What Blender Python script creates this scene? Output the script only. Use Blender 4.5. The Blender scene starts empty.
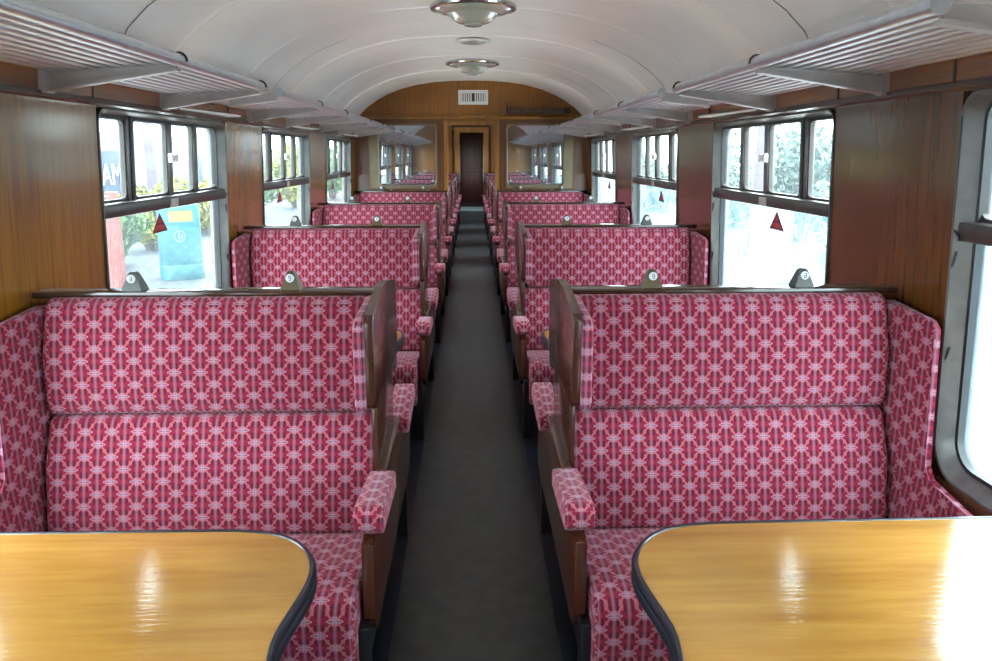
import bpy, bmesh, math, random
from mathutils import Vector, Matrix
random.seed(7)
sc = bpy.context.scene
C = sc.collection
PI = math.pi
PITCH = 2.055            # one bay

# ------------------------------------------------------------------ node helpers
class X:
    """small expression builder for Math nodes"""
    nt = None
    def __init__(s, v): s.v = v
    @staticmethod
    def op(o, *a):
        n = X.nt.nodes.new('ShaderNodeMath'); n.operation = o
        for i, q in enumerate(a):
            q = q.v if isinstance(q, X) else q
            if isinstance(q, (int, float)): n.inputs[i].default_value = q
            else: X.nt.links.new(q, n.inputs[i])
        return X(n.outputs[0])
    def __add__(s, o): return X.op('ADD', s, o)
    def __sub__(s, o): return X.op('SUBTRACT', s, o)
    def __rsub__(s, o): return X.op('SUBTRACT', o, s)
    def __mul__(s, o): return X.op('MULTIPLY', s, o)
    def lt(s, o): return X.op('LESS_THAN', s, o)
    def gt(s, o): return X.op('GREATER_THAN', s, o)
    def abs(s): return X.op('ABSOLUTE', s)
    def mx(s, o): return X.op('MAXIMUM', s, o)
    def mn(s, o): return X.op('MINIMUM', s, o)
    def soft(s, r, w):            # 1 below r, fading to 0 over w
        n = X.nt.nodes.new('ShaderNodeMapRange'); n.clamp = True
        X.nt.links.new(s.v, n.inputs[0])
        n.inputs[1].default_value = r; n.inputs[2].default_value = r + w
        n.inputs[3].default_value = 1; n.inputs[4].default_value = 0
        return X(n.outputs[0])

def mat(name):
    m = bpy.data.materials.new(name); m.use_nodes = True
    nt = m.node_tree
    b = nt.nodes['Principled BSDF']
    return m, nt, b

def setp(b, col=None, rough=None, metal=None, coat=None, spec=None, coatr=None):
    if col: b.inputs['Base Color'].default_value = (*col, 1)
    if rough is not None: b.inputs['Roughness'].default_value = rough
    if metal is not None: b.inputs['Metallic'].default_value = metal
    if coat is not None: b.inputs['Coat Weight'].default_value = coat
    if coatr is not None: b.inputs['Coat Roughness'].default_value = coatr
    if spec is not None: b.inputs['Specular IOR Level'].default_value = spec

def coords(nt, scale, src='Object'):
    t = nt.nodes.new('ShaderNodeTexCoord'); mp = nt.nodes.new('ShaderNodeMapping')
    mp.inputs['Scale'].default_value = scale
    nt.links.new(t.outputs[src], mp.inputs['Vector'])
    return mp.outputs[0]

def noise(nt, vec, scale=1, detail=3, rough=.5):
    n = nt.nodes.new('ShaderNodeTexNoise')
    n.inputs['Scale'].default_value = scale; n.inputs['Detail'].default_value = detail
    n.inputs['Roughness'].default_value = rough
    nt.links.new(vec, n.inputs['Vector'])
    return n.outputs['Fac']

def ramp(nt, fac, stops):
    r = nt.nodes.new('ShaderNodeValToRGB')
    e = r.color_ramp.elements
    while len(e) < len(stops): e.new(.5)
    for i, (p, c) in enumerate(stops):
        e[i].position = p; e[i].color = (*c, 1)
    nt.links.new(fac, r.inputs['Fac'])
    return r.outputs['Color']

def mixc(nt, fac, a, b, mode='MIX'):
    n = nt.nodes.new('ShaderNodeMix'); n.data_type = 'RGBA'; n.blend_type = mode
    for sock, q in ((n.inputs['Factor'], fac), (n.inputs['A'], a), (n.inputs['B'], b)):
        pass
    ins = [i for i in n.inputs if i.enabled]
    fa, aa, bb = ins[0], ins[-2], ins[-1]
    for s, q in ((fa, fac), (aa, a), (bb, b)):
        if isinstance(q, (int, float)): s.default_value = q
        elif isinstance(q, tuple): s.default_value = (*q, 1)
        else: nt.links.new(q, s)
    return [o for o in n.outputs if o.enabled][0]

def bump(nt, b, h, strength, dist=.002):
    n = nt.nodes.new('ShaderNodeBump'); n.inputs['Strength'].default_value = strength
    n.inputs['Distance'].default_value = dist
    nt.links.new(h, n.inputs['Height']); nt.links.new(n.outputs[0], b.inputs['Normal'])

def plain(name, col, rough=.5, metal=0, coat=0, var=.12, sc_=8, spec=None):
    m, nt, b = mat(name); setp(b, col, rough, metal, coat, spec)
    f = noise(nt, coords(nt, (1, 1, 1)), sc_, 4)
    lo = tuple(max(0, c * (1 - var)) for c in col); hi = tuple(min(1, c * (1 + var)) for c in col)
    nt.links.new(ramp(nt, f, [(.3, lo), (.7, hi)]), b.inputs['Base Color'])
    return m

def wood(name, dark, light, scale, rough=.22, coat=.5, coatr=.12):
    m, nt, b = mat(name); setp(b, None, rough, 0, coat, None, coatr)
    v = coords(nt, scale)
    f = noise(nt, v, 1, 6, .65)
    f2 = noise(nt, coords(nt, (1.3, 1.3, .8)), 1.6, 2)
    c = ramp(nt, f, [(.28, dark), (.72, light)])
    c2 = ramp(nt, f2, [(.3, (.72, .70, .66)), (.7, (1.12, 1.08, 1.0))])
    nt.links.new(mixc(nt, 1.0, c, c2, 'MULTIPLY'), b.inputs['Base Color'])
    bump(nt, b, f, .05, .0012)
    return m

def moquette():
    m, nt, b = mat('moquette'); setp(b, None, .92, 0, 0, .12)
    X.nt = nt
    t = nt.nodes.new('ShaderNodeUVMap'); t.uv_map = 'UVMap'
    s = nt.nodes.new('ShaderNodeSeparateXYZ'); nt.links.new(t.outputs[0], s.inputs[0])
    U, V = X(s.outputs[0]), X(s.outputs[1])
    a, h = .076, .070
    def fold(du, dv):
        x = (X.op('FLOORED_MODULO', U + (50 * a + a / 2 + du), a) - a / 2).abs()
        y = (X.op('FLOORED_MODULO', V + (50 * h + h / 2 + dv), h) - h / 2).abs()
        return x, y
    def motif(du, dv):
        x, y = fold(du, dv)
        w = .0016
        bar = x.soft(.0150, w) * (y - .0031).abs().soft(.0010, w)        # double horizontal arms
        up = (x - .0029).abs().soft(.0008, w) * y.soft(.011, w)          # double vertical arms
        core = x.soft(.0150, w) * y.soft(.0026, w) * .22
        lav = bar.mx(up).mx(core)
        # pink hook: a quarter circle leaving the horizontal arm and turning upright
        hx, hy = x - .0050, y - .0190
        rad = X.op('SQRT', hx * hx + hy * hy)
        pink = (rad - .0122).abs().soft(.0017, w) * x.gt(.0035) * y.lt(.0225)
        dot = ((x - .0185).abs() + y).soft(.0022, w)
        blk = rad.soft(.0085, .002) * x.gt(.002)
        line = (x - .0012).abs().soft(.0003, .0009).mx(x.soft(.0050, .001) * .35)
        return lav, pink, dot, blk, line
    A = motif(0, 0); B = motif(a / 2, h / 2)
    lav, pink, dot, blk, line = [p.mx(q) for p, q in zip(A, B)]
    grain = noise(nt, coords(nt, (1, 1, 1)), 260, 2)
    base = ramp(nt, grain, [(.25, (.175, .008, .028)), (.75, (.29, .018, .050))])
    c = mixc(nt, (blk * .62).v, base, (.070, .005, .019))
    c = mixc(nt, (pink * .9).v, c, (.43, .115, .135))
    c = mixc(nt, (line * .5).v, c, (.42, .25, .33))
    c = mixc(nt, (lav * .85).v, c, (.38, .23, .31))
    c = mixc(nt, (dot * .7).v, c, (.52, .33, .34))
    nt.links.new(c, b.inputs['Base Color'])
    b.inputs['Sheen Weight'].default_value = .25
    b.inputs['Sheen Roughness'].default_value = .5
    b.inputs['Sheen Tint'].default_value = (1, .7, .8, 1)
    bump(nt, b, grain, .25, .001)
    return m

def glass(name, haze, tint=(1, 1, 1), patch=0.0, hz=(.9, .97, 1)):
    m = bpy.data.materials.new(name); m.use_nodes = True
    nt = m.node_tree; nt.nodes.clear()
    out = nt.nodes.new('ShaderNodeOutputMaterial')
    tr = nt.nodes.new('ShaderNodeBsdfTransparent'); tr.inputs[0].default_value = (*tint, 1)
    gl = nt.nodes.new('ShaderNodeBsdfGlossy'); gl.inputs['Roughness'].default_value = .03
    fr = nt.nodes.new('ShaderNodeFresnel'); fr.inputs[0].default_value = 1.45
    tl = nt.nodes.new('ShaderNodeBsdfTranslucent'); tl.inputs[0].default_value = (*hz, 1)
    m1 = nt.nodes.new('ShaderNodeMixShader'); m2 = nt.nodes.new('ShaderNodeMixShader')
    f = noise(nt, coords(nt, (1, 1, 1)), 5, 5, .7)
    mr = nt.nodes.new('ShaderNodeMapRange'); nt.links.new(f, mr.inputs[0])
    mr.inputs[1].default_value = .3; mr.inputs[2].default_value = .7
    mr.inputs[3].default_value = max(0, haze - patch); mr.inputs[4].default_value = haze + patch
    nt.links.new(mr.outputs[0], m1.inputs[0])
    nt.links.new(tr.outputs[0], m1.inputs[1]); nt.links.new(tl.outputs[0], m1.inputs[2])
    ge = nt.nodes.new('ShaderNodeNewGeometry'); mu = nt.nodes.new('ShaderNodeMath'); mu.operation = 'MULTIPLY'
    iv = nt.nodes.new('ShaderNodeMath'); iv.operation = 'SUBTRACT'; iv.inputs[0].default_value = 1
    nt.links.new(ge.outputs['Backfacing'], iv.inputs[1])
    nt.links.new(fr.outputs[0], mu.inputs[0]); nt.links.new(iv.outputs[0], mu.inputs[1])
    nt.links.new(mu.outputs[0], m2.inputs[0])
    nt.links.new(m1.outputs[0], m2.inputs[1]); nt.links.new(gl.outputs[0], m2.inputs[2])
    nt.links.new(m2.outputs[0], out.inputs[0])
    return m

M = {}
M['fabric'] = moquette()
M['veneer_l'] = wood('golden_veneer', (.17, .066, .007), (.35, .152, .020), (60, 60, 1.6), .22, .35, .1)
M['veneer_r'] = wood('red_veneer', (.070, .022, .005), (.145, .050, .011), (60, 60, 1.6), .22, .35, .1)
M['veneer_p'] = wood('partition_veneer', (.17, .060, .006), (.38, .150, .016), (50, 50, 1.4), .35, .2)
M['frieze'] = wood('frieze_veneer', (.15, .046, .012), (.33, .11, .024), (30, 1.2, 30), .25, .4)
M['dark_wood'] = wood('dark_wood', (.028, .009, .005), (.085, .028, .014), (30, 30, 1.5), .25, .5)
M['rail_wood'] = wood('rail_wood', (.022, .008, .005), (.07, .026, .014), (1.5, 30, 30), .16, .7)
M['seat_wood'] = wood('seat_panel_wood', (.036, .009, .006), (.092, .024, .013), (36, 36, 1.6), .25, .45)
M['gold_wood'] = wood('golden_trim', (.22, .085, .012), (.42, .19, .035), (20, 20, 2), .3, .3)
M['table'] = wood('table_varnish', (.36, .155, .027), (.55, .29, .065), (2.2, 24, 24), .16, .8, .06)
nt_ = M['table'].node_tree; b_ = nt_.nodes['Principled BSDF']
f_ = noise(nt_, coords(nt_, (14, 95, 95)), 1, 4, .6)
bump(nt_, b_, f_, .30, .0016)
bn_ = b_.inputs['Normal'].links[0].from_socket
nt_.links.new(bn_, b_.inputs['Coat Normal'])
M['black'] = plain('black_paint', (.010, .010, .013), .4)
M['rubber'] = plain('black_rubber', (.010, .012, .018), .28, 0, .3)
M['floor'] = plain('dark_lino', (.030, .035, .036), .36, 0, 0, .35, 14)
M['floor_edge'] = plain('navy_edging', (.010, .014, .028), .35, 0, 0, .2, 10)
M['alu'] = plain('brushed_aluminium', (.54, .56, .60), .33, .7, 0, .08, 30)
M['alu_dull'] = plain('dull_aluminium', (.47, .43, .43), .38, .4, 0, .1, 20)
M['mid_wood'] = wood('brown_partition_wood', (.075, .026, .007), (.16, .062, .015), (40, 40, 1.4), .3, .3)
M['frame'] = plain('window_metal', (.15, .145, .14), .35, .5, 0, .2, 14)
M['frame_dk'] = plain('dark_window_bar', (.055, .045, .042), .35, .3, 0, .2, 14)
M['ceiling'] = plain('cream_ceiling', (.93, .885, .86), .38, 0, .15, .04, 3)
M['white'] = plain('white_enamel', (.75, .75, .72), .4, 0, 0, .04, 8)
M['beige'] = plain('champagne_metal', (.19, .148, .09), .35, .5, 0, .1, 10)
M['red'] = plain('red_vinyl', (.42, .02, .03), .4)
M['maroon'] = plain('maroon_vinyl', (.16, .006, .012), .4)
M['bracket'] = plain('bracket_metal', (.075, .075, .075), .4, .5)
M['bronze'] = plain('bronze_bracket', (.12, .085, .05), .4, .5)
M['badge'] = plain('badge_white', (.68, .70, .72), .4, 0, 0, .05)
M['ink'] = plain('badge_ink', (.03, .05, .10), .5)
M['lampglass'] = plain('pressed_glass', (.46, .48, .43), .16, .25, .5, .08, 10)
M['chrome'] = plain('chrome', (.60, .60, .60), .15, .9)
M['door'] = wood('dark_red_door', (.018, .004, .003), (.045, .009, .007), (16, 16, 1), .3, .3)
M['glass'] = glass('window_glass', .022, (.93, .99, 1.0), .015, (.75, .95, 1))
M['glass_dirty'] = glass('dirty_glass', .10, (.90, .98, 1.0), .07, (.42, .62, .72))
M['glass_in'] = glass('partition_glass', .03, (.92, .95, .97), .02)
M['paving'] = plain('platform_paving', (.050, .060, .075), .8, 0, 0, .15, 6)
M['bounce_pale'] = plain('pale_bounce_slab', (.60, .60, .58), .85, 0, 0, .08, 5)  # bright tone for the added strips that reflect daylight into the coach
M['gravel'] = plain('pale_gravel', (.052, .066, .074), .9, 0, 0, .4, 22)
M['bin'] = plain('turquoise_plastic', (.010, .12, .15), .4, 0, 0, .06)
M['bin_d'] = plain('bin_emblem', (.16, .30, .32), .5)
M['leaf_y'] = plain('yellow_green_leaf', (.20, .21, .022), .6, 0, 0, .5, 3)
M['leaf_g'] = plain('green_leaf', (.075, .14, .04), .6, 0, 0, .5, 3)
M['leaf_b'] = plain('grey_green_leaf', (.11, .16, .14), .6, 0, 0, .5, 3)
M['stem'] = plain('brown_stem', (.10, .07, .04), .8)
M['pink_post'] = plain('red_painted_post', (.16, .035, .03), .6)
M['purple_post'] = plain('mauve_painted_post', (.09, .065, .12), .6)
M['navy'] = plain('navy_sign', (.012, .03, .075), .5)
M['letter'] = plain('sign_letters', (.5, .5, .5), .5)
M['render'] = plain('pale_render', (.15, .15, .15), .8)
M['bwin'] = plain('building_window', (.12, .16, .20), .2)
M['concrete'] = plain('pale_concrete', (.16, .18, .20), .8)

# ------------------------------------------------------------------ mesh helpers
def uvbox(me):
    uv = me.uv_layers.new(name='UVMap')
    for p in me.polygons:
        n = p.normal; ax = max(range(3), key=lambda i: abs(n[i]))
        for li in p.loop_indices:
            v = me.vertices[me.loops[li].vertex_index].co
            uv.data[li].uv = ((v.x, v.z) if ax == 1 else (v.x, v.y) if ax == 2 else (v.y, v.z))

def link(name, bm, m, parent=None, smooth=False, uv=False):
    me = bpy.data.meshes.new(name)
    bmesh.ops.recalc_face_normals(bm, faces=bm.faces[:])
    if smooth:
        for f in bm.faces: f.smooth = True
        for e in bm.edges:
            if len(e.link_faces) == 2 and e.calc_face_angle(0) > .7: e.smooth = False
    bm.to_mesh(me); bm.free()
    if uv: uvbox(me)
    me.materials.append(M[m])
    o = bpy.data.objects.new(name, me); C.objects.link(o)
    if parent: o.parent = parent
    return o

def tag(o, label=None, cat=None, group=None, kind=None):
    if label: o['label'] = label
    if cat: o['category'] = cat
    if group: o['group'] = group
    if kind: o['kind'] = kind
    return o

def empty(name, loc=(0, 0, 0), **k):
    o = bpy.data.objects.new(name, None); C.objects.link(o); o.location = loc
    o.empty_display_size = .1
    return tag(o, **k)

def dup(root, loc):
    r = root.copy(); C.objects.link(r); r.location = loc
    for ch in list(root.children):
        c = ch.copy(); C.objects.link(c); c.parent = r
        for g in list(ch.children):
            d = g.copy(); C.objects.link(d); d.parent = c
    return r

def addbox(bm, x0, x1, y0, y1, z0, z1, bev=0, seg=2):
    vs = [bm.verts.new((x, y, z)) for x in (x0, x1) for y in (y0, y1) for z in (z0, z1)]
    fs = [bm.faces.new([vs[i] for i in q]) for q in ((0, 1, 3, 2), (4, 6, 7, 5), (0, 4, 5, 1), (2, 3, 7, 6), (0, 2, 6, 4), (1, 5, 7, 3))]
    if bev:
        es = list({e for f in fs for e in f.edges})
        bmesh.ops.bevel(bm, geom=es, offset=bev, segments=seg, profile=.5, affect='EDGES')
    return bm

def box(*a, **k): return addbox(bmesh.new(), *a, **k)

def prism(pts, axis, a0, a1, bev=0, seg=2, bm=None):
    """polygon pts in the plane normal to axis (x: (y,z); y: (x,z); z: (x,y)), extruded a0..a1"""
    bm = bm or bmesh.new()
    def P(p, a): return (a, p[0], p[1]) if axis == 'x' else (p[0], a, p[1]) if axis == 'y' else (p[0], p[1], a)
    A = [bm.verts.new(P(p, a0)) for p in pts]; B = [bm.verts.new(P(p, a1)) for p in pts]
    n = len(pts)
    fs = [bm.faces.new(A), bm.faces.new(B[::-1])]
    for i in range(n): fs.append(bm.faces.new([A[i], A[(i + 1) % n], B[(i + 1) % n], B[i]]))
    if bev:
        es = list({e for f in fs for e in f.edges})
        bmesh.ops.bevel(bm, geom=es, offset=bev, segments=seg, profile=.5, affect='EDGES', clamp_overlap=True)
    return bm

def tube(bm, p0, p1, r0, r1=None, n=12):
    r1 = r0 if r1 is None else r1
    p0, p1 = Vector(p0), Vector(p1); d = (p1 - p0).normalized()
    a = d.orthogonal().normalized(); b = d.cross(a)
    A = []; B = []
    for i in range(n):
        t = 2 * PI * i / n; o = a * math.cos(t) + b * math.sin(t)
        A.append(bm.verts.new(p0 + o * r0)); B.append(bm.verts.new(p1 + o * r1))
    for i in range(n): bm.faces.new([A[i], A[(i + 1) % n], B[(i + 1) % n], B[i]])
    bm.faces.new(A[::-1]); bm.faces.new(B)
    return bm

def lathe(bm, prof, n=40, c=(0, 0, 0)):
    rings = []
    for r, z in prof:
        if r < 1e-5: rings.append([bm.verts.new((c[0], c[1], c[2] + z))])
        else: rings.append([bm.verts.new((c[0] + r * math.cos(2 * PI * i / n), c[1] + r * math.sin(2 * PI * i / n), c[2] + z)) for i in range(n)])
    for A, B in zip(rings, rings[1:]):
        for i in range(n):
            j = (i + 1) % n
            q = [A[i % len(A)], A[j % len(A)], B[j % len(B)], B[i % len(B)]]
            q2 = []
            for v in q:
                if v not in q2: q2.append(v)
            if len(q2) > 2: bm.faces.new(q2)
    return bm

# ------------------------------------------------------------------ the coach body
WB, WM, WT = 1.335, 1.302, 1.280       # inner half width below the waist, at the cornice, at the cant rail
def wx(z):
    if z <= .95: return WB
    if z <= 1.66: return WB + (WM - WB) * (z - .95) / .71
    return WM + (WT - WM) * (z - 1.66) / .29

YN, YP0, YP1, YE = -3.60, 8.42, 8.47, 16.64
WIN_W, WIN_Z0, WIN_Z1 = 1.36, .590, 1.665
def win_y(n): return 2.67 + PITCH * (n - 1)
WINS = list(range(-2, 8))

def wall_piece(bm, s, y0, y1, z0, z1, d0=0., d1=.09):
    zs = [z0] + [z for z in (.95, 1.66) if z0 < z < z1] + [z1]
    pts = [(s * (wx(z) + d0), z) for z in zs] + [(s * (wx(z) + d1), z) for z in reversed(zs)]
    prism(pts, 'y', y0, y1, bm=bm)

for s, side in ((-1, 'left'), (1, 'right')):
    bm = bmesh.new()
    ys = [YN] + [v for n in WINS for v in (win_y(n), win_y(n) + WIN_W)] + [YE + .06]
    for i in range(0, len(ys), 2): wall_piece(bm, s, ys[i], ys[i + 1], 0, 1.99)
    for n in WINS:
        wall_piece(bm, s, win_y(n), win_y(n) + WIN_W, 0, WIN_Z0)
        wall_piece(bm, s, win_y(n), win_y(n) + WIN_W, WIN_Z1, 1.99)
    tag(link('wall_' + side, bm, 'veneer_l' if s < 0 else 'veneer_r'), kind='structure')
    # frieze: one long veneered band above the windows, with dark joints
    bm = bmesh.new()
    wall_piece(bm, s, YN, YP0, 1.690, 1.80, -.012, .0)
    fr = tag(link('trim_%d' % (1 if s < 0 else 2), bm, 'frieze'), kind='structure')
    bm = bmesh.new()
    for n in WINS:
        for y in (win_y(n) - .04, win_y(n) + WIN_W + .02):
            if y < YP0 - .05: wall_piece(bm, s, y - .004, y + .004, 1.69, 1.80, -.016, .0)
    link('joint_strip', bm, 'dark_wood', fr)
    # cornice moulding under the frieze
    bm = bmesh.new()
    x = wx(1.675)
    prism([(s * (x - .022), 1.672), (s * (x - .022), 1.688), (s * (x - .010), 1.694), (s * (x + .02), 1.694), (s * (x + .02), 1.668), (s * (x - .010), 1.666)], 'y', YN, YP0, bm=bm)
    tag(link('trim_%d' % (3 if s < 0 else 4), bm, 'dark_wood'), kind='structure')
    # same band in the farther saloon
    bm = bmesh.new()
    wall_piece(bm, s, YP1, YE, 1.668, 1.80, -.014, .0)
    tag(link('trim_%d' % (5 if s < 0 else 6), bm, 'frieze'), kind='structure')
    # skirting
    bm = bmesh.new()
    wall_piece(bm, s, YN, YP0, .0, .10, -.015, .0); wall_piece(bm, s, YP1, YE, .0, .10, -.015, .0)
    tag(link('baseboard_' + side, bm, 'black'), kind='structure')

# floor
tag(link('floor', box(-1.42, 1.42, YN, 22.0, -.08, 0), 'floor'), kind='structure')
k = 7
for s in (-1, 1):
    for y0, y1 in ((YN, YP0), (YP1, YE)):
        tag(link('trim_%d' % k, box(min(s * .262, s * 1.31), max(s * .262, s * 1.31), y0, y1, 0, .004), 'floor_edge'), kind='structure'); k += 1

# ceiling (arched section swept along the coach)
PROF = [(1.296, 1.79), (1.275, 1.86), (1.225, 1.945), (1.15, 2.018), (1.05, 2.088), (.93, 2.152), (.78, 2.21), (.60, 2.257), (.40, 2.287), (.20, 2.301)]
PROF = [(-x, z) for x, z in PROF] + [(0, 2.305)] + [(x, z) for x, z in reversed(PROF)]
bm = bmesh.new()
def sweep(bm, prof, y0, y1, th):
    out = [(x * (1 + th / 1.3), z + th) for x, z in prof]
    rows = [[bm.verts.new((x, y, z)) for x, z in p] for p, y in ((prof, y0), (prof, y1), (out, y1), (out, y0))]
    for a, b in ((0, 1), (1, 2), (2, 3), (3, 0)):
        for i in range(len(prof) - 1):
            bm.faces.new([rows[a][i], rows[a][i + 1], rows[b][i + 1], rows[b][i]])
    for e in (0, -1): bm.faces.new([rows[j][e] for j in range(4)])
sweep(bm, PROF, YN, YE + .06, .06)
ceil = tag(link('ceiling', bm, 'ceiling', smooth=True), kind='structure')
# raised joint ribs
bm = bmesh.new()
y = 4.30 - 7 * PITCH / 2
ribs = []
while y < YP0 - .3:
    ribs.append(y); y += PITCH / 2
for y in ribs:
    P2 = [(x * (1 - .006), z - .006) for x, z in PROF]
    rows = [[bm.verts.new((x, yy, z)) for x, z in p] for p, yy in ((PROF, y - .022), (P2, y - .010), (P2, y + .010), (PROF, y + .022))]
    for a in range(3):
        for i in range(len(PROF) - 1): bm.faces.new([rows[a][i], rows[a][i + 1], rows[a + 1][i + 1], rows[a + 1][i]])
link('joint_rib', bm, 'ceiling', ceil, smooth=True)
# dark open butt joints low on the ceiling sides
bm = bmesh.new()
for y in (2.80, 4.86, 6.91):
    for sgn in (-1, 1):
        pp = [(x, z) for x, z in PROF if x * sgn > .75]
        for i in range(len(pp) - 1):
            (xa, za), (xb, zb) = pp[i], pp[i + 1]
            q = [bm.verts.new((xx * .9985, yy, zz - .0022)) for xx, zz, yy in ((xa, za, y - .003), (xb, zb, y - .003), (xb, zb, y + .003), (xa, za, y + .003))]
            bm.faces.new(q)
link('joint_gap', bm, 'dark_wood', ceil)
bm = bmesh.new()   # pale arch band against the partition
sweep(bm, [(x * .996, z - .005) for x, z in PROF], YP0 - .13, YP0 - .001, .004)
link('arch_band', bm, 'ceiling', ceil, smooth=True)

def ceil_z(x):
    x = abs(x)
    pr = [(a, b) for a, b in PROF if a >= 0]
    pr.sort()
    for (a, b), (c, d) in zip(pr, pr[1:]):
        if a <= x <= c: return b + (d - b) * (x - a) / (c - a)
    return 1.79

# ------------------------------------------------------------------ windows
def rloop(y0, y1, z0, z1, r, rt=None, k=6):
    out = []; rt = r if rt is None else rt; rb = r
    for cy, cz, a0, r in ((y1 - rt, z1 - rt, 0, rt), (y0 + rt, z1 - rt, 90, rt), (y0 + rb, z0 + rb, 180, rb), (y1 - rb, z0 + rb, 270, rb)):
        for i in range(k + 1):
            a = math.radians(a0 + 90 * i / k); out.append((cy + r * math.cos(a), cz + r * math.sin(a)))
    return out
def rectl(y0, y1, z0, z1, k=6):
    out = []
    for c in ((y1, z1), (y0, z1), (y0, z0), (y1, z0)): out += [c] * (k + 1)
    return out
def ring(bm, s, loops):
    """loops: list of (points, depth behind the inner wall face)"""
    rows = [[bm.verts.new((s * (wx(z) + d), y, z)) for y, z in pts] for pts, d in loops]
    n = len(rows[0])
    for A, B in zip(rows, rows[1:]):
        for i in range(n):
            j = (i + 1) % n
            q = [A[i], A[j], B[j], B[i]]
            if (A[i].co - A[j].co).length < 1e-6: q = [A[i], B[j], B[i]]
            try: bm.faces.new(q)
            except ValueError: pass
def slab(bm, s, y0, y1, z0, z1, d0, d1, bev=0):
    pts = [(s * (wx(z0) + d0), z0), (s * (wx(z1) + d0), z1), (s * (wx(z1) + d1), z1), (s * (wx(z0) + d1), z0)]
    prism(pts, 'y', y0, y1, bev, bm=bm)

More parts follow.
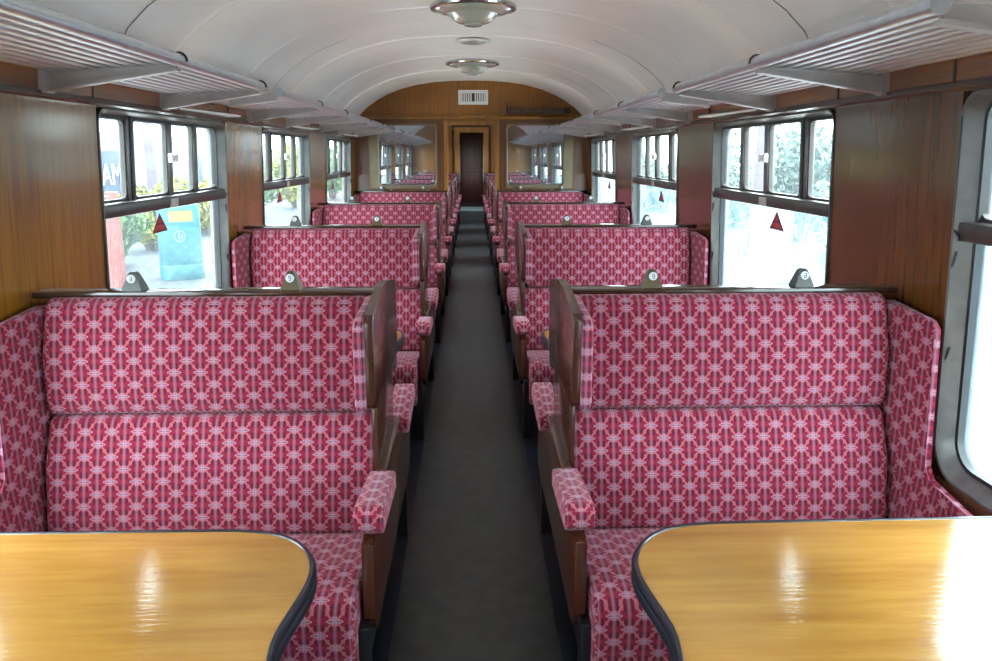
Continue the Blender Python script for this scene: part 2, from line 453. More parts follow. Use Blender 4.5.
G0, G1 = .058, 1.272            # glazed width inside the frame
ZT0, ZT1 = 1.268, 1.322         # transom
def make_window(s, side):
    W = empty('window_1', kind='structure')
    a, b, z0, z1 = 0, WIN_W, WIN_Z0, WIN_Z1
    bm = bmesh.new()
    ring(bm, s, [(rectl(a - .002, b + .002, z0 - .002, z1 + .002), .012), (rloop(a + .004, b - .004, z0 + .004, z1 - .004, .11, .06), .010)])
    link('corner_infill', bm, 'dark_wood', W)
    bm = bmesh.new()
    ring(bm, s, [(rloop(a + .003, b - .003, z0 + .003, z1 - .003, .11, .06), .013), (rloop(a + .003, b - .003, z0 + .003, z1 - .003, .11, .06), -.003),
                 (rloop(a + .012, b - .012, z0 + .010, z1 - .008, .105, .055), -.003), (rloop(a + .044, b - .044, z0 + .040, z1 - .022, .085, .05), .032),
                 (rloop(a + .050, b - .050, z0 + .045, z1 - .026, .08, .045), .032), (rloop(a + .050, b - .050, z0 + .045, z1 - .026, .08, .045), .075)])
    link('window_frame', bm, 'frame', W, smooth=True)
    bm = bmesh.new()
    ring(bm, s, [(rloop(a + .046, b - .046, z0 + .042, z1 - .023, .083, .048), .030), (rloop(a + .058, b - .058, z0 + .053, z1 - .034, .075, .042), .030),
                 (rloop(a + .058, b - .058, z0 + .053, z1 - .034, .075, .042), .060)])
    link('gasket', bm, 'black', W, smooth=True)
    bm = bmesh.new(); slab(bm, s, a + .01, b - .01, ZT0, ZT1, .0, .058, .010)
    t = link('transom', bm, 'frame_dk', W, smooth=True)
    bm = bmesh.new(); slab(bm, s, .605, .685, ZT0 + .004, ZT1 - .012, -.006, .004)
    tag(link('label_plate', bm, 'alu_dull', t), 'small pale metal plate')
    for y0, y1, m_ in ((.290, .356, 'frame'), (.688, .732, 'frame'), (.992, 1.038, 'frame')):
        bm = bmesh.new(); slab(bm, s, y0, y1, ZT1 - .005, z1 - .02, .030, .066, .006)
        mu = link('mullion', bm, m_, W, smooth=True)
        if y0 == .290:
            bm = bmesh.new(); slab(bm, s, .312, .328, ZT1, z1 - .02, .026, .034)
            link('sliding_channel', bm, 'black', mu)
    for y0, y1 in ((.046, .292), (.354, .692), (.728, .997), (1.033, 1.314)):
        bm = bmesh.new()
        ring(bm, s, [(rloop(y0, y1, ZT1 - .01, z1 - .022, .012), .038), (rloop(y0 + .010, y1 - .010, ZT1 + .010, z1 - .036, .022), .038), (rloop(y0 + .010, y1 - .010, ZT1 + .010, z1 - .036, .022), .056)])
        sf = link('vent_frame', bm, 'frame_dk', W, smooth=True)
        bm = bmesh.new(); slab(bm, s, y0, y1, ZT1 - .01, z1 - .022, .050, .054)
        link('pane', bm, 'glass', sf)
    bm = bmesh.new(); slab(bm, s, .042, 1.318, z0 + .045, ZT0 + .01, .050, .054)
    low = link('lower_pane', bm, 'glass' if s < 0 else 'glass_dirty', W)
    bm = bmesh.new()
    for za, zb in ((1.60, 1.27), (1.24, 1.00), (.97, .76)):
        p = [(WIN_W - .006, za), (WIN_W - .008, zb + .03), (WIN_W - .030, zb + .012), (WIN_W - .034, zb)] if za > 1.3 else [(WIN_W - .026, za), (WIN_W - .010, za - .05), (WIN_W - .008, zb)]
        for (ya, z_a), (yb, z_b) in zip(p, p[1:]):
            tube(bm, (s * (wx(z_a) - .004), ya, z_a), (s * (wx(z_b) - .004), yb, z_b), .0035, n=6)
    link('blind_cord', bm, 'black', W)
    # catch on the sliding vents
    bm = bmesh.new()
    zc = 1.485
    for sg in (-1, 1):
        yc = .710
        pts = [(yc + sg * .003, zc - .007), (yc + sg * .030, zc - .020), (yc + sg * .036, zc - .018), (yc + sg * .036, zc + .018), (yc + sg * .030, zc + .020), (yc + sg * .003, zc + .007)]
        prism(pts, 'x', s * (wx(zc) + .012), s * (wx(zc) + .028), bm=bm)
    addbox(bm, min(s * (wx(zc) + .01), s * (wx(zc) + .034)), max(s * (wx(zc) + .01), s * (wx(zc) + .034)), .701, .719, zc - .012, zc + .012)
    tag(link('catch', bm, 'white', W), 'white bow-tie shaped catch')
    # warning triangle
    zc = 1.206
    def tri(sz, d, m_, name, par, cut=None):
        bm = bmesh.new()
        pts = cut or [(-.082 * sz, -.041 * sz), (.082 * sz, -.041 * sz), (0, .044 * sz)]
        rows = [[bm.verts.new((s * (wx(zc + z) + d + e), .608 + y, zc + z)) for y, z in pts] for e in (0, .0008)]
        n = len(pts); bm.faces.new(rows[0]); bm.faces.new(rows[1][::-1])
        for i in range(n): bm.faces.new([rows[0][i], rows[0][(i + 1) % n], rows[1][(i + 1) % n], rows[1][i]])
        return link(name, bm, m_, par)
    st = tri(1, .0485, 'maroon', 'sticker', W); tag(st, 'red triangular warning sticker')
    tri(1, .0478, 'red', 'sticker_panel', st, [(-.058, -.032), (.058, -.032), (.038, -.008), (-.038, -.008)])
    tri(1, .0478, 'red', 'sticker_panel', st, [(-.022, -.001), (.022, -.001), (.008, .020), (-.008, .020)])
    return W

wn = 1
for s, side in ((-1, 'left'), (1, 'right')):
    W0 = None
    for n in WINS:
        if W0 is None:
            W0 = make_window(s, side); W0.location = (0, win_y(n), 0); o = W0
        else:
            o = dup(W0, (0, win_y(n), 0))
        o.name = 'window_%d' % wn; wn += 1

# ------------------------------------------------------------------ glazed partition between the saloons
def arch_poly(z0, xmax=1.30, n=None):
    top = [(x, z + .02) for x, z in PROF if z > z0]
    return [(-xmax, z0)] + top + [(xmax, z0)]
DW = .268                       # half width of the doorway
DZ = 1.825
GX0, GX1, GZ0, GZ1 = .395, 1.13, 1.135, 1.825
def partition(y0, y1, glazed, name, m_='veneer_p', m_low='dark_wood', dz=DZ):
    W = bmesh.new()
    prism(arch_poly(dz), 'y', y0, y1, bm=W)
    for s in (-1, 1):
        def bx(a, b, z0, z1): addbox(W, min(s * a, s * b), max(s * a, s * b), y0, y1, z0, z1)
        if glazed:
            bx(DW, GX0, 0, dz); bx(GX0, 1.36, 0, GZ0); bx(GX1, 1.36, GZ0, dz); bx(GX0, GX1, GZ1, dz + .001)
        else: bx(DW, 1.36, 0, dz)
    return tag(link(name, W, m_), kind='structure')
wf = partition(YP0, YP1, True, 'wall_far')
partition(YE, YE + .06, False, 'wall_end', dz=1.98)
tag(link('wall_near', prism(arch_poly(0), 'y', YN - .06, YN), 'veneer_p'), kind='structure')

# dark stained lower frame of the partition face (between the windows and the seats)
bm = bmesh.new()
for s in (-1, 1):
    def bx(a, b, z0, z1, y0=YP0 - .006, y1=YP0): addbox(bm, min(s * a, s * b), max(s * a, s * b), y0, y1, z0, z1)
    bx(DW + .045, GX0 - .01, 0, 1.885); bx(GX0 - .01, 1.32, .9, GZ0 - .01); bx(GX1 + .02, 1.32, GZ0 - .01, GZ1 + .06); bx(GX0 - .01, GX1 + .02, GZ1 + .012, 1.885)
tag(link('trim_%d' % k, bm, 'mid_wood'), kind='structure'); k += 1
# picture-rail moulding across the partition
bm = prism([(YP0, 1.888), (YP0 - .022, 1.890), (YP0 - .028, 1.905), (YP0 - .016, 1.922), (YP0, 1.926)], 'x', -1.25, 1.25)
tag(link('trim_%d' % k, bm, 'gold_wood'), kind='structure'); k += 1
def architrave(y, hw, top, w, m_, d=.02):
    global k
    bm = bmesh.new()
    for s in (-1, 1): addbox(bm, min(s * hw, s * (hw + w)), max(s * hw, s * (hw + w)), y - d, y, 0, top + w)
    addbox(bm, -hw - w, hw + w, y - d - .002, y, top, top + w)
    tag(link('trim_%d' % k, bm, m_), kind='structure'); k += 1
architrave(YP0, DW - .004, DZ - .004, .042, 'gold_wood')
architrave(YE, DW - .004, 1.976, .11, 'gold_wood')
architrave(YE, DW + .106, 2.086, .06, 'dark_wood', .016)
# the two glazed lights
for i, s in enumerate((-1, 1)):
    W = empty('window_%d' % wn, (0, YP0, 0), kind='structure'); wn += 1
    def lp(x0, x1, z0, z1, r):
        return [(s * x, z) for x, z in rloop(x0, x1, z0, z1, r)]
    bm = bmesh.new()
    loops = [(lp(GX0 - .012, GX1 + .012, GZ0 - .012, GZ1 + .012, .06), 0.0), (lp(GX0 - .012, GX1 + .012, GZ0 - .012, GZ1 + .012, .06), -.016),
             (lp(GX0 + .004, GX1 - .085, GZ0 + .02, GZ1 - .004, .045), -.016), (lp(GX0 + .010, GX1 - .092, GZ0 + .028, GZ1 - .010, .04), .022), (lp(GX0 + .010, GX1 - .092, GZ0 + .028, GZ1 - .010, .04), .045)]
    rows = [[bm.verts.new((x, d, z)) for x, z in p] for p, d in loops]
    for A, B in zip(rows, rows[1:]):
        n = len(A)
        for q in range(n): bm.faces.new([A[q], A[(q + 1) % n], B[(q + 1) % n], B[q]])
    tag(link('window_frame', bm, 'beige', W, smooth=True), 'champagne coloured metal frame')
    bm = box(min(s * GX0, s * (GX1 - .05)), max(s * GX0, s * (GX1 - .05)), .022, .027, GZ0, GZ1)
    link('pane', bm, 'glass_in', W)
    for xx in (GX0 + .10, GX1 - .22):
        bm = bmesh.new(); tube(bm, (s * xx, -.008, GZ0 - .03), (s * xx, -.035, GZ0 - .03), .013)
        link('stud', bm, 'beige', W, smooth=True)

# grille above the door
g = empty('ventilation_grille', (.02, YP0, 2.12), label='white ventilation grille on the wood above the doorway', cat='grille')
bm = bmesh.new()
addbox(bm, -.165, .165, -.012, 0, .045, .078); addbox(bm, -.165, .165, -.012, 0, -.078, -.045)
addbox(bm, -.165, -.135, -.012, 0, -.045, .045); addbox(bm, .135, .165, -.012, 0, -.045, .045)
link('grille_frame', bm, 'white', g)
link('backing', box(-.135, .135, -.003, 0, -.045, .045), 'black', g)
bm = bmesh.new()
for i in range(11):
    x = -.123 + i * .0246
    if i == 5: continue
    addbox(bm, x - .0075, x + .0075, -.010, -.003, -.045, .045)
link('louvre', bm, 'white', g)
# dark batten at upper right of the partition
b0 = empty('wall_batten', (.78, YP0, 1.975), label='dark brown batten across the upper right of the wooden partition', cat='batten')
link('board', box(-.38, .32, -.05, 0, -.032, .032, bev=.004), 'dark_wood', b0)
link('bracket', box(-.395, -.378, -.055, 0, -.035, .085, bev=.003), 'dark_wood', b0)

# ------------------------------------------------------------------ end vestibule beyond the second saloon
for s, side in ((-1, 'vestibule_left'), (1, 'vestibule_right')):
    bm = bmesh.new()
    def bx(y0, y1, z0, z1): addbox(bm, min(s * .335, s * .40), max(s * .335, s * .40), y0, y1, z0, z1)
    bx(YE + .05, 19.9, 0, 2.1); bx(21.3, 22.0, 0, 2.1); bx(19.9, 21.3, 0, .75); bx(19.9, 21.3, 1.75, 2.1)
    tag(link('wall_' + side, bm, 'dark_wood'), kind='structure')
    W = empty('window_%d' % wn, (s * .37, 19.9, 0), kind='structure'); wn += 1
    link('pane', box(-.003, .003, 0, 1.4, .75, 1.75), 'glass_dirty', W)
    bm = bmesh.new()
    addbox(bm, -.04, .04, 0, .05, .75, 1.75); addbox(bm, -.04, .04, 1.35, 1.4, .75, 1.75); addbox(bm, -.04, .04, .05, 1.35, .75, .80); addbox(bm, -.04, .04, .05, 1.35, 1.70, 1.75)
    link('window_frame', bm, 'frame', W)
tag(link('ceiling_vestibule', box(-.49, .49, YE + .05, 22.0, 2.1, 2.16), 'dark_wood'), kind='structure')
d = empty('door_1', (0, 21.6, 0), kind='structure')
link('door_panel', box(-.43, .43, 0, .05, 0, 2.1), 'door', d)
bm = bmesh.new()
for x in (-.28, .02):
    addbox(bm, x, x + .26, -.012, 0, .15, .95, bev=.008); addbox(bm, x, x + .26, -.012, 0, 1.05, 1.95, bev=.008)
link('raised_panel', bm, 'door', d)
tag(link('door_handle', box(.33, .35, -.05, 0, .98, 1.12, bev=.004), 'chrome', d), 'chrome handle')
tag(link('trim_%d' % k, box(-.43, .43, 19.85, 21.6, 0, .006), 'concrete'), kind='structure'); k += 1

# ------------------------------------------------------------------ seats
def mirror_y(p): return [(-a, b) for a, b in p]
HEAD = [(-.022, 1.084), (-.048, 1.086), (-.078, 1.066), (-.112, .92), (-.124, .80), (-.118, .758), (-.100, .745), (-.022, .745)]
BACK = [(-.022, .742), (-.098, .742), (-.122, .728), (-.160, .60), (-.192, .46), (-.195, .40), (-.12, .37), (-.022, .37)]
CUSH = [(-.12, .385), (-.20, .398), (-.42, .425), (-.55, .425), (-.592, .405), (-.602, .36), (-.592, .22), (-.56, .195), (-.12, .20)]
LOWP = [(-.49, .29), (-.525, .34), (-.525, .545), (-.24, .560), (-.215, .61), (.215, .61), (.24, .560), (.525, .545), (.525, .34), (.49, .29)]
STILE = [(-.20, .56), (-.20, .84), (.20, .84), (.20, .56)]
WING = [(-.288, .818), (-.302, .832), (-.302, 1.062), (-.285, 1.080), (-.05, 1.116), (.05, 1.116), (.285, 1.080), (.302, 1.062), (.302, .832), (.288, .818)]
WPAD = [(-.03, .79), (-.290, .805), (-.312, .83), (-.312, 1.045), (-.285, 1.070), (-.03, 1.088)]
WALL = [(-.02, 1.062), (-.235, 1.044), (-.262, 1.02), (-.272, .62), (-.30, .585), (-.50, .575), (-.54, .54), (-.55, .44), (-.02, .40)]

def make_bench(s, front=True, back=True):
    R = empty('bench_seat')
    def ext(pts, u0, u1, bev=0, seg=2):
        return prism(pts, 'x', s * u0, s * u1, bev, seg)
    def bxu(u0, u1, y0, y1, z0, z1, **kw): return box(min(s * u0, s * u1), max(s * u0, s * u1), y0, y1, z0, z1, **kw)
    def half(pts):
        if front and back: return pts
        g = [p for p in pts if (p[0] < 0) == front]
        z = [p[1] for p in g]
        e = .03 if front else -.03
        return (g + [(e, g[-1][1]), (e, g[0][1])]) if front else ([(e, g[-1][1]), (e, g[0][1])] + g if False else g + [(e, g[-1][1]), (e, g[0][1])])
    e0 = -.035; e1 = .035
    bm = ext(half(LOWP), .252, .284, .006)
    link('end_panel', bm, 'seat_wood', R, smooth=True)
    link('end_stile', ext(half(STILE), .276, .292, .003), 'dark_wood', R, smooth=True)
    bm = ext(half(WING), .266, .292, .004)
    wg = link('wing_panel', bm, 'seat_wood', R, smooth=True)
    link('top_rail', bxu(.285, 1.305, e0, e1, 1.080, 1.101, bev=.006), 'rail_wood', R, smooth=True)
    for sg, on in ((1, front), (-1, back)):
        if not on: continue
        f = (lambda p: p) if sg == 1 else mirror_y
        link('headrest', ext(f(HEAD), .312, 1.248, .016, 3), 'fabric', R, smooth=True, uv=True)
        link('backrest', ext(f(BACK), .296, 1.250, .016, 3), 'fabric', R, smooth=True, uv=True)
        link('seat_cushion', ext(f(CUSH), .294, 1.300, .022, 3), 'fabric', R, smooth=True, uv=True)
        link('wing_pad', ext(f(WPAD), .290, .322, .012, 3), 'fabric', R, smooth=True, uv=True)
        bm = ext(f(WALL), 1.250, 1.306, .010, 3)
        for v_ in bm.verts:
            if abs(v_.co.x) < 1.29: v_.co.x += s * min(.038, .038 * max(0, abs(v_.co.y) - .03) / .22)
        link('side_pad', bm, 'fabric', R, smooth=True, uv=True)
        A = [(-.215, .548), (-.505, .565), (-.530, .585), (-.525, .625), (-.500, .640), (-.215, .606), (-.205, .590)]
        link('armrest', ext(f(A), .226, .302, .018, 3), 'fabric', R, smooth=True, uv=True)
        link('leg', bxu(.268, .312, min(-sg * .500, -sg * .552), max(-sg * .500, -sg * .552), 0.004, .33, bev=.004), 'black', R)
        link('seat_base', bxu(.290, 1.300, min(-sg * .04, -sg * .55), max(-sg * .04, -sg * .55), .13, .215), 'black', R)
        link('leg', bxu(1.22, 1.28, min(-sg * .48, -sg * .54), max(-sg * .48, -sg * .54), 0.004, .20), 'black', R)
    # seat number brackets on the rail
    for i, u in enumerate((.548, 1.016)):
        bm = bmesh.new()
        w0, w1, d0, d1, z0, z1 = .030, .0125, .026, .012, 1.099, 1.150
        vs = []
        for w, dd, zz in ((w0, d0, z0), (w0 * .86, d0 * .9, z0 + .014), (w1, d1, z1), (w1 * .55, d1 * .6, z1 + .006)):
            vs.append([bm.verts.new((s * u + a * w, b * dd, zz)) for a, b in ((-1, -1), (1, -1), (1, 1), (-1, 1))])
        for P_, Q_ in zip(vs, vs[1:]):
            for j in range(4): bm.faces.new([P_[j], P_[(j + 1) % 4], Q_[(j + 1) % 4], Q_[j]])
        bm.faces.new(vs[0][::-1]); bm.faces.new(vs[-1])
        br = link('number_bracket', bm, 'bracket' if i else 'bronze', R)
        tag(br, 'small dark metal bracket with a white badge')
        bm = bmesh.new(); tube(bm, (s * u, -.0165, 1.137), (s * u, -.0225, 1.1365), .0125, n=20)
        link('badge', bm, 'badge', br, smooth=True)
        bm = bmesh.new()
        # small dark figure on the badge
        for x, z, w, h in ((0, .006, .0035, .0008), (0, 0, .0035, .0008), (0, -.006, .0035, .0008), (.0032, .003, .0008, .003), (-.0032, -.003 if i else .003, .0008, .003), (.0032, -.003, .0008, .003)):
            addbox(bm, s * u + x - w, s * u + x + w, -.0235, -.0222, 1.1368 + z - h, 1.1368 + z + h)
        link('badge_figure', bm, 'ink', br)
    return R

first = ['in the nearest row', 'in the second row back', 'in the third row back', 'against the glazed partition']
far_l = ['first row beyond the glazed partition', 'second row beyond the glazed partition', 'third row beyond the glazed partition', 'fourth row beyond the glazed partition', 'against the far end wall']
for s, side in ((-1, 'left'), (1, 'right')):
    proto = make_bench(s)
    fr = make_bench(s, True, False)
    bk = make_bench(s, False, True)
    items = [(proto, 2.21 + PITCH * i) for i in range(3)] + [(fr, YP0 - .045)] + [(bk, YP1 + .045)] + [(proto, 8.445 + PITCH * i) for i in (1, 2, 3)] + [(fr, YE - .045)]
    used = set()
    for i, (p, y) in enumerate(items):
        if p.name in used: o = dup(p, (0, y, 0))
        else: o = p; o.location = (0, y, 0); used.add(p.name)
        where = first[i] if i < 4 else far_l[i - 4]
        kind = 'back-to-back bench seat' if p is proto else 'single-sided bench seat'
        tag(o, 'red patterned %s %s of the aisle, %s' % (kind, side, where), 'train seat',
            'patterned bench seats along both sides of the aisle')

# ------------------------------------------------------------------ tables
def make_table(s):
    R = empty('table')
    hd = .405
    pts = []
    def arc(cx, cy, r, a0, a1, n=8):
        return [(cx + r * math.cos(math.radians(a0 + (a1 - a0) * i / n)), cy + r * math.sin(math.radians(a0 + (a1 - a0) * i / n))) for i in range(n + 1)]
    # aisle end: bulging rounded corners with a slight waist between
    half = [(1.285, hd), (.60, hd), (.52, .400), (.45, .384), (.395, .350), (.355, .300), (.334, .245), (.328, .195), (.332, .14), (.345, .06), (.352, 0)]
    out = half + [(u, -v) for u, v in reversed(half[:-1])]
    # refine
    def smooth(p):
        q = []
        n = len(p)
        for i in range(n):
            a, b = p[i], p[(i + 1) % n]
            q += [(a[0] * .75 + b[0] * .25, a[1] * .75 + b[1] * .25), (a[0] * .25 + b[0] * .75, a[1] * .25 + b[1] * .75)]
        return q
    core = [(1.285, hd)] + smooth(half[1:] + [(u, -v) for u, v in reversed(half[1:-1])])[:-2] + [(1.285, -hd)]
    def inset(p, d):
        q = []
        for i in range(len(p)):
            a, b, c = Vector(p[i - 1]), Vector(p[i]), Vector(p[(i + 1) % len(p)])
            t = (c - a)
            if t.length < 1e-6: q.append(tuple(b)); continue
            n_ = Vector((-t.y, t.x)).normalized()
            q.append(tuple(b + n_ * d))
        return q
    # decide inward direction
    area = sum(p[0] * q[1] - q[0] * p[1] for p, q in zip(core, core[1:] + core[:1]))
    inn = inset(core, .014 if area > 0 else -.014)
    mk = lambda p: [(s * u, v) for u, v in p]
    link('tabletop', prism(mk(inn), 'z', .618, .650, .0), 'table', R)
    bm = bmesh.new()
    prof = [(core, .612), (core, .626), (inset(core, .004 if area > 0 else -.004), .631), (core, .636), (core, .645), (inset(core, .005 if area > 0 else -.005), .652), (inset(core, .012 if area > 0 else -.012), .6525), (inset(core, .0145 if area > 0 else -.0145), .650)]
    rows = [[bm.verts.new((s * u, v, z)) for u, v in p] for p, z in prof]
    for A, B in zip(rows, rows[1:]):
        n = len(A)
        for i in range(n): bm.faces.new([A[i], A[(i + 1) % n], B[(i + 1) % n], B[i]])
    bm.faces.new(rows[0][::-1])
    tag(link('edging', bm, 'rubber', R, smooth=True), 'black ribbed edging')
    bm = bmesh.new(); tube(bm, (s * .62, 0, .006), (s * .62, 0, .614), .022, n=16)
    lathe(bm, [(0, .0), (.12, .0), (.12, .012), (.03, .03)], 20, (s * .62, 0, .004))
    link('leg', bm, 'black', R, smooth=True)
    link('wall_bracket', box(min(s * 1.24, s * 1.325), max(s * 1.24, s * 1.325), -.3, .3, .54, .612), 'dark_wood', R)
    return R
tl = ['nearest the front of the view', 'behind the nearest row of seats', 'behind the second row of seats', 'just before the glazed partition']
for s, side in ((-1, 'left'), (1, 'right')):
    p = make_table(s)
    for i in range(4):
        y = 1.182 + PITCH * i
        if i == 0: p.location = (0, y, 0); o = p
        else: o = dup(p, (0, y, 0))
        tag(o, 'varnished wooden table with black edge on the %s, %s' % (side, tl[i]), 'table', 'varnished tables between the bench seats')

# ------------------------------------------------------------------ luggage racks
def make_rack(s, y0, y1, bks):
    R = empty('luggage_rack', (0, y0, 0))
    L = y1 - y0
    xw, zw, xt, zt = 1.262, 1.748, .910, 1.771
    bm = bmesh.new(); tube(bm, (s * .875, 0, 1.777), (s * .875, L, 1.777), .019, n=16)
    for y in (0, L): lathe_cap = tube(bm, (s * .875, y - .006, 1.777), (s * .875, y + .006, 1.777), .0215, n=16)
    link('front_rail', bm, 'alu', R, smooth=True)
    N = 9
    for i in range(N):
        t = (i + .5) / N
        x = xw + (xt - xw) * t; z = zw + (zt - zw) * t
        bm = bmesh.new()
        w = .0148
        pts = [(s * (x + w * math.cos(a)), z + .001 - .0095 * math.sin(a)) for a in [PI * q / 8 for q in range(9)]]
        prism(pts, 'y', .012, L - .012, bm=bm)
        link('slat', bm, 'alu', R, smooth=True)
    for yb in bks:
        bm = bmesh.new()
        if yb < .1:                      # short end bracket that stops clear of the wall
            xs = 1.10
            prism([(s * a, b) for a, b in [(xs, zw + .022), (xt - .02, zt + .008), (xt - .030, zt - .030), (xs, zw - .035)]], 'y', .0, .010, bm=bm)
            prism([(s * a, b) for a, b in [(xs, zw - .026), (xt - .030, zt - .022), (xt - .030, zt - .031), (xs, zw - .036)]], 'y', -.012, .022, bm=bm)
            br = link('end_bracket', bm, 'alu_dull', R)
            continue
        web = [(xw + .018, zw - .005), (xt - .025, zt - .004), (xt - .030, zt - .022), (xw + .018, zw - .064)]
        prism([(s * a, b) for a, b in web], 'y', yb - .004, yb + .004, bm=bm)
        low = [(xw + .018, zw - .056), (xt - .030, zt - .018), (xt - .030, zt - .025), (xw + .018, zw - .065)]
        prism([(s * a, b) for a, b in low], 'y', yb - .017, yb + .017, bm=bm)
        up = [(xw + .018, zw - .006), (xt - .03, zt - .006), (xt - .03, zt - .011), (xw + .018, zw - .011)]
        prism([(s * a, b) for a, b in up], 'y', yb - .012, yb + .012, bm=bm)
        addbox(bm, min(s * (xw + .002), s * (xw + .026)), max(s * (xw + .002), s * (xw + .026)), yb - .022, yb + .022, zw - .067, zw + .01)
        br = link('bracket', bm, 'alu_dull', R)
        bm = bmesh.new()
        n = 10
        pv = [(s * (.875 + .022 * math.cos(a)), 1.777 + .022 * math.sin(a)) for a in [PI * (.0 + 1.25 * i / n) - .6 for i in range(n + 1)]]
        for (xa, za), (xb, zb) in zip(pv, pv[1:]): tube(bm, (xa, yb, za), (xb, yb, zb), .004, n=6)
        link('hook', bm, 'dark_wood', br)
    return R
rl = ['nearest the front of the view', 'above the second window along', 'above the third window along', 'ending at the glazed partition',
      'first beyond the glazed partition', 'second beyond the glazed partition', 'third beyond the glazed partition', 'fourth beyond the glazed partition', 'last before the far end wall']
for s, side in ((-1, 'left'), (1, 'right')):
    A = make_rack(s, 1.43, 3.22, (.025, .90, 1.765))
    B = make_rack(s, 7.595, 8.40, (.025, .765))
    seq = [(A, 1.43), (A, 1.43 + PITCH), (A, 1.43 + 2 * PITCH), (B, 7.595), (B, 8.50), (A, 9.65), (A, 11.70), (A, 13.76), (B, 15.81)]
    used = set()
    for i, (p, y) in enumerate(seq):
        if p.name in used: o = dup(p, (0, y, 0))
        else: used.add(p.name); o = p
        tag(o, 'slatted aluminium luggage rack on the %s wall, %s' % (side, rl[i]), 'luggage rack', 'luggage racks above the windows')

# pale pelmet strips at the gaps between racks
nm = ['over the nearest window', 'over the second window', 'over the third window']
for s, side in ((-1, 'left'), (1, 'right')):
    for i in range(3):
        y = 3.38 + i * PITCH
        pts = [(s * 1.29, y), (s * 1.275, y + .06), (s * 1.215, y + .58), (s * 1.220, y + .66), (s * 1.29, y + .68)]
        o = link('ledge_strip', prism(pts, 'z', 1.694, 1.702), 'white')
        tag(o, 'thin white ledge strip %s on the %s wall' % (nm[i], side), 'ledge', 'white ledge strips in the gaps between racks')

# ------------------------------------------------------------------ ceiling fittings
def make_lamp():
    R = empty('ceiling_light')
    bm = lathe(bmesh.new(), [(.0, .012), (.236, .012), (.240, .0), (.236, -.008), (.214, -.012)])
    link('rim', bm, 'chrome', R, smooth=True)
    bm = lathe(bmesh.new(), [(.216, -.008), (.200, -.020), (.170, -.028), (.140, -.032), (.132, -.036), (.115, -.058), (.088, -.076), (.058, -.083), (.052, -.083), (.050, -.092), (.034, -.096), (0, -.097)])
    link('glass_bowl', bm, 'lampglass', R, smooth=True)
    return R
LZ = 2.288
lamp = make_lamp()
for i, (y, lab) in enumerate(((4.27, 'round glass ceiling light with chrome rim, the nearer one'), (6.80, 'round glass ceiling light with chrome rim, nearest the partition'), (1.80, 'round glass ceiling light overhead beyond the top of the view'))):
    o = lamp if i == 0 else dup(lamp, (0, y, LZ))
    o.location = (0.012, y, LZ); tag(o, lab, 'ceiling light', 'round glass ceiling lights')
v = empty('ceiling_vent', (0.012, 5.50, 2.297), label='small round white vent on the ceiling between the two glass lights', cat='vent')
link('vent_plate', lathe(bmesh.new(), [(0, .006), (.10, .006), (.125, -.004), (.12, -.012), (.09, -.014)], 32), 'white', v, smooth=True)
link('vent_dish', lathe(bmesh.new(), [(.075, -.014), (.07, -.022), (.03, -.030), (0, -.031)], 32), 'alu_dull', v, smooth=True)

# ------------------------------------------------------------------ outside
GL = .02      # platform level on the left
tag(link('platform', box(-9, -1.75, -6, 40, -.9, GL), 'paving'), kind='structure')
tag(link('bounce_strip_left', box(-3.05, -1.72, -6, 40, -.1, GL + .012), 'bounce_pale'), kind='structure')  # pale strip added beside the coach to throw daylight up at the ceiling
tag(link('bounce_strip_right', box(1.9, 4.1, -6, 40, -.6, -.235), 'bounce_pale'), kind='structure')  # added reflector on the right, pale so the ceiling gets more daylight
tag(link('ground', box(-60, 60, -30, 90, -1.1, -.88), 'gravel'), kind='structure')
tag(link('trackside', box(1.9, 16, -6, 40, -.87, -.25), 'gravel'), kind='structure')

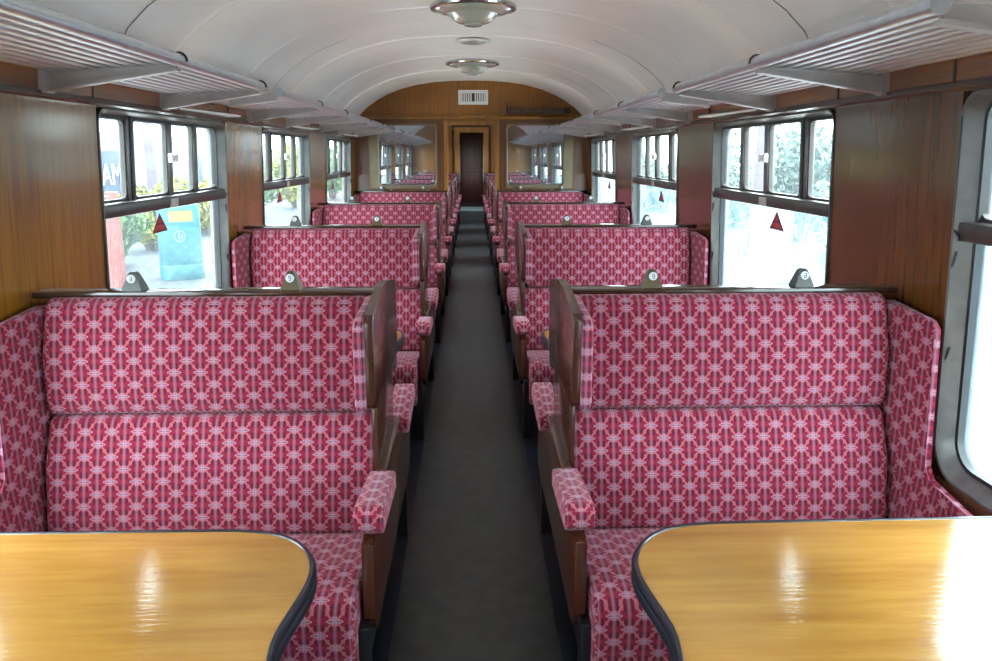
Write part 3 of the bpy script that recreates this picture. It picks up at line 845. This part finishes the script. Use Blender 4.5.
def lit_bin(x, y):
    R = empty('litter_bin', (x, y, GL), label='turquoise plastic litter bin on the platform outside the nearest left window', cat='litter bin')
    n = 36
    sq = lambda r, a: r * (1 / (abs(math.cos(a)) ** 5 + abs(math.sin(a)) ** 5) ** .2)
    bm = bmesh.new()
    prof = [(.262, 0), (.270, .01), (.270, .17), (.262, .18), (.262, .19), (.266, .20), (.250, .86), (.240, .90), (.20, .94), (0, .955)]
    rings = []
    for r, z in prof:
        rings.append([bm.verts.new((sq(r, 2 * PI * i / n) * math.cos(2 * PI * i / n), sq(r, 2 * PI * i / n) * math.sin(2 * PI * i / n), z)) for i in range(n)] if r else [bm.verts.new((0, 0, z))])
    for A, B in zip(rings, rings[1:]):
        for i in range(n):
            j = (i + 1) % n
            bm.faces.new([A[i], A[j], B[j], B[i]] if len(B) > 1 else [A[i], A[j], B[0]])
    body = link('bin_body', bm, 'bin', R, smooth=True)
    # opening flap and emblem on the side that faces the train (rotated frame)
    fx = .256
    link('opening', box(fx - .02, fx + .004, -.15, .15, .70, .83, bev=.004), 'leaf_y', R)
    bm = bmesh.new()
    for y0, y1, z0, z1 in ((-.17, .17, .83, .85), (-.17, .17, .68, .70), (-.17, -.15, .70, .83), (.15, .17, .70, .83)):
        addbox(bm, fx - .02, fx + .012, y0, y1, z0, z1, bev=.004)
    link('opening_rim', bm, 'bin', R)
    bm = bmesh.new()
    ng = 24
    for i in range(ng):
        a, b = 2 * PI * i / ng, 2 * PI * (i + 1) / ng
        q = [bm.verts.new((fx + .008, r * math.cos(t) - .03, .53 + r * math.sin(t))) for r, t in ((.07, a), (.07, b), (.058, b), (.058, a))]
        bm.faces.new(q)
    # tidy figure reduced to plain strokes
    addbox(bm, fx + .004, fx + .009, -.045, -.025, .50, .57); addbox(bm, fx + .004, fx + .009, -.03, .0, .50, .515); addbox(bm, fx + .004, fx + .009, -.005, .008, .515, .55)
    link('emblem', bm, 'bin_d', R)
    R.rotation_euler.z = math.radians(-62); R.scale = (.90, .90, 1.0)
    return R
lit_bin(-3.55, 9.02)

def shrub(name, loc, size, nleaf, m_, label, leaf=.07, group='shrubs beside the railway'):
    R = empty(name, loc, label=label, cat='shrub', group=group)
    bm = bmesh.new()
    sx, sy, sz = size
    lumps = [(Vector((random.uniform(-.55, .55) * sx, random.uniform(-.55, .55) * sy, random.uniform(.3, .75) * sz)), random.uniform(.28, .45)) for _ in range(9)]
    for i in range(nleaf):
        c, r = random.choice(lumps)
        d = Vector((random.gauss(0, 1), random.gauss(0, 1), random.gauss(0, 1))).normalized()
        rr = r * random.uniform(.75, 1.05)
        p = c + Vector((d.x * rr * sx, d.y * rr * sy, d.z * rr * sz * .75))
        if p.z < .03: p.z = random.uniform(.03, .2)
        nn = (d + Vector((random.gauss(0, .5), random.gauss(0, .5), random.gauss(0, .5)))).normalized()
        a = nn.orthogonal().normalized(); a.rotate(Matrix.Rotation(random.uniform(0, 6.28), 3, nn)); b = nn.cross(a)
        l = leaf * random.uniform(.6, 1.3)
        q = [p - a * l, p + b * l * .45 + nn * l * .1, p + a * l, p - b * l * .45 + nn * l * .1]
        bm.faces.new([bm.verts.new(v_) for v_ in q])
    link('foliage', bm, m_, R)
    bm = bmesh.new()
    for c, r in lumps: tube(bm, (c.x * .2, c.y * .2, 0), tuple(c), .03, .012, n=6)
    link('stem', bm, 'stem', R)
    return R
for i, (x, y, sx, sy, sz, m_, lab) in enumerate((
        (-4.75, 9.7, .65, .85, .98, 'leaf_g', 'green shrub just left of the turquoise bin on the platform'),
        (-5.05, 11.8, .7, 1.1, 1.0, 'leaf_y', 'yellow-green shrub just behind the turquoise bin'),
        (-5.3, 14.4, .8, 1.3, 1.05, 'leaf_y', 'yellow-green shrub to the right of the turquoise bin'),
        (-5.3, 17.6, .9, 1.5, 1.5, 'leaf_g', 'tall green shrub at the right edge of the nearest left window'),
        (-5.0, 21.2, .9, 1.7, 1.7, 'leaf_y', 'yellowish shrub seen through the second left window'),
        (-4.8, 25.5, 1.0, 1.9, 2.0, 'leaf_g', 'green shrub seen through the third left window'))):
    shrub('shrub', (x, y, GL), (sx, sy, sz), 4500, m_, lab)
for i, (x, y, sx, sy, sz, lab) in enumerate((
        (6.5, 12.0, 1.2, 1.5, 1.5, 'low grey-green shrub outside the nearest right window'),
        (6.8, 15.0, 1.2, 1.7, 2.6, 'taller grey-green shrub beyond the nearest right window'),
        (6.4, 19.0, 1.2, 1.9, 2.3, 'grey-green shrub seen through the second right window'),
        (6.2, 24.0, 1.2, 2.2, 1.8, 'grey-green shrub seen through the third right window'))):
    shrub('shrub', (x, y, -.25), (sx, sy, sz), 3000, 'leaf_b', lab, .09)

def post(x, y, z0, h, w, m_, label, cap=True):
    R = empty('post', (x, y, z0), label=label, cat='post')
    link('shaft', box(-w / 2, w / 2, -w / 2, w / 2, 0, h, bev=w * .12), m_, R)
    link('foot', box(-w * .7, w * .7, -w * .7, w * .7, 0, .12, bev=.01), m_, R)
    return R
post(-3.30, 6.72, GL, 1.12, .10, 'pink_post', 'red painted post nearest the train outside the nearest left window')
post(-3.55, 7.42, GL, 1.12, .10, 'pink_post', 'red painted post just behind the nearer red post')
post(-6.3, 14.9, GL, 3.2, .16, 'purple_post', 'mauve painted post rising behind the turquoise bin')
post(4.2, 10.2, -.25, 1.0, .46, 'concrete', 'broad pale concrete block outside the nearest right window')
post(5.0, 12.8, -.25, 3.4, .22, 'purple_post', 'mauve painted post outside the nearest right window')

# station name board, only its last letters are in sight
R = empty('name_board', (-4.0, 7.75, GL), label='dark blue station name board with white letters outside the nearest left window', cat='sign')
link('board', box(-.03, 0, -.9, 1.22, 1.04, 1.52), 'navy', R)
bm = bmesh.new(); addbox(bm, -.1, -.03, -.7, -.6, 0, 1.5); addbox(bm, -.1, -.03, .58, .66, 0, 1.5)
link('board_post', bm, 'navy', R)
cu = bpy.data.curves.new('board_letters', 'FONT'); cu.body = 'AM'; cu.size = .33; cu.extrude = .004; cu.align_x = 'LEFT'
tmp = bpy.data.objects.new('tmp', cu); C.objects.link(tmp)
bpy.context.view_layer.update()
me = bpy.data.meshes.new_from_object(tmp.evaluated_get(bpy.context.evaluated_depsgraph_get()))
bpy.data.objects.remove(tmp)
me.materials.clear(); me.materials.append(M['letter'])
o = bpy.data.objects.new('board_letters', me); C.objects.link(o); o.parent = R
o.rotation_euler = (PI / 2, 0, PI / 2); o.location = (.006, .43, 1.15)

fc = empty('fence', (-7.6, 9, GL), label='grey-blue board fence behind the platform shrubs', cat='fence')
link('fence_panel', box(-.03, .03, 0, 20, .1, 1.45), 'concrete', fc)
for i in range(9): link('fence_post', box(.03, .12, i * 2.4, i * 2.4 + .1, 0, 1.55), 'concrete', fc)

def building(x, y, w, d_, h, label):
    R = empty('building', (x, y, GL - .9), label=label, cat='building')
    link('wall', box(-d_, 0, 0, w, 0, h), 'render', R)
    link('roof', prism([(-d_ - .3, h), (-d_ / 2, h + 2), (.3, h)], 'y', -.3, w + .3), 'bwin', R)
    nx = int(w / 2.4)
    for i in range(nx):
        for j in range(int(h / 2.6)):
            y0 = .7 + i * 2.4; z0 = 1.1 + j * 2.5
            f = link('window', box(-.02, .05, y0 - .08, y0 + 1.18, z0 - .08, z0 + 1.38), 'white', R)
            link('window_glass', box(.04, .06, y0, y0 + 1.1, z0, z0 + 1.3), 'bwin', f)
    return R
building(-19, 33, 30, 8, 9.5, 'pale rendered building beyond the platform on the left')

# ------------------------------------------------------------------ camera
cam = bpy.data.cameras.new('camera'); co = bpy.data.objects.new('camera', cam); C.objects.link(co)
cam.sensor_fit = 'HORIZONTAL'; cam.sensor_width = 36; cam.lens = 735 / 992 * 36
cam.shift_y = -(330.5 - 300) / 992
co.location = (-.002, 0, 1.50)
co.rotation_euler = (math.radians(90 - 11.2), 0, math.radians(-1.87))
cam.clip_start = .05
sc.camera = co

# ------------------------------------------------------------------ light
w = bpy.data.worlds.new('overcast'); sc.world = w; w.use_nodes = True
nt = w.node_tree; bg = nt.nodes['Background']
tc = nt.nodes.new('ShaderNodeTexCoord'); sp = nt.nodes.new('ShaderNodeSeparateXYZ')
nt.links.new(tc.outputs['Generated'], sp.inputs[0])
mr = nt.nodes.new('ShaderNodeMapRange'); nt.links.new(sp.outputs[2], mr.inputs[0])
mr.inputs[1].default_value = -.1; mr.inputs[2].default_value = .9; mr.inputs[3].default_value = 0; mr.inputs[4].default_value = 1
nt.links.new(ramp(nt, mr.outputs[0], [(0, (.86, .97, 1.0)), (1, (.93, .98, 1.0))]), bg.inputs['Color'])
bg.inputs['Strength'].default_value = 3.4
vs = sc.view_settings
vs.view_transform = 'Standard'; vs.look = 'None'; vs.gamma = 1; vs.use_curve_mapping = False
vs.exposure = 2.08
sc.cycles.use_denoising = True
sc.cycles.max_bounces = 10; sc.cycles.diffuse_bounces = 6; sc.cycles.transparent_max_bounces = 24
sc.cycles.sample_clamp_indirect = 8
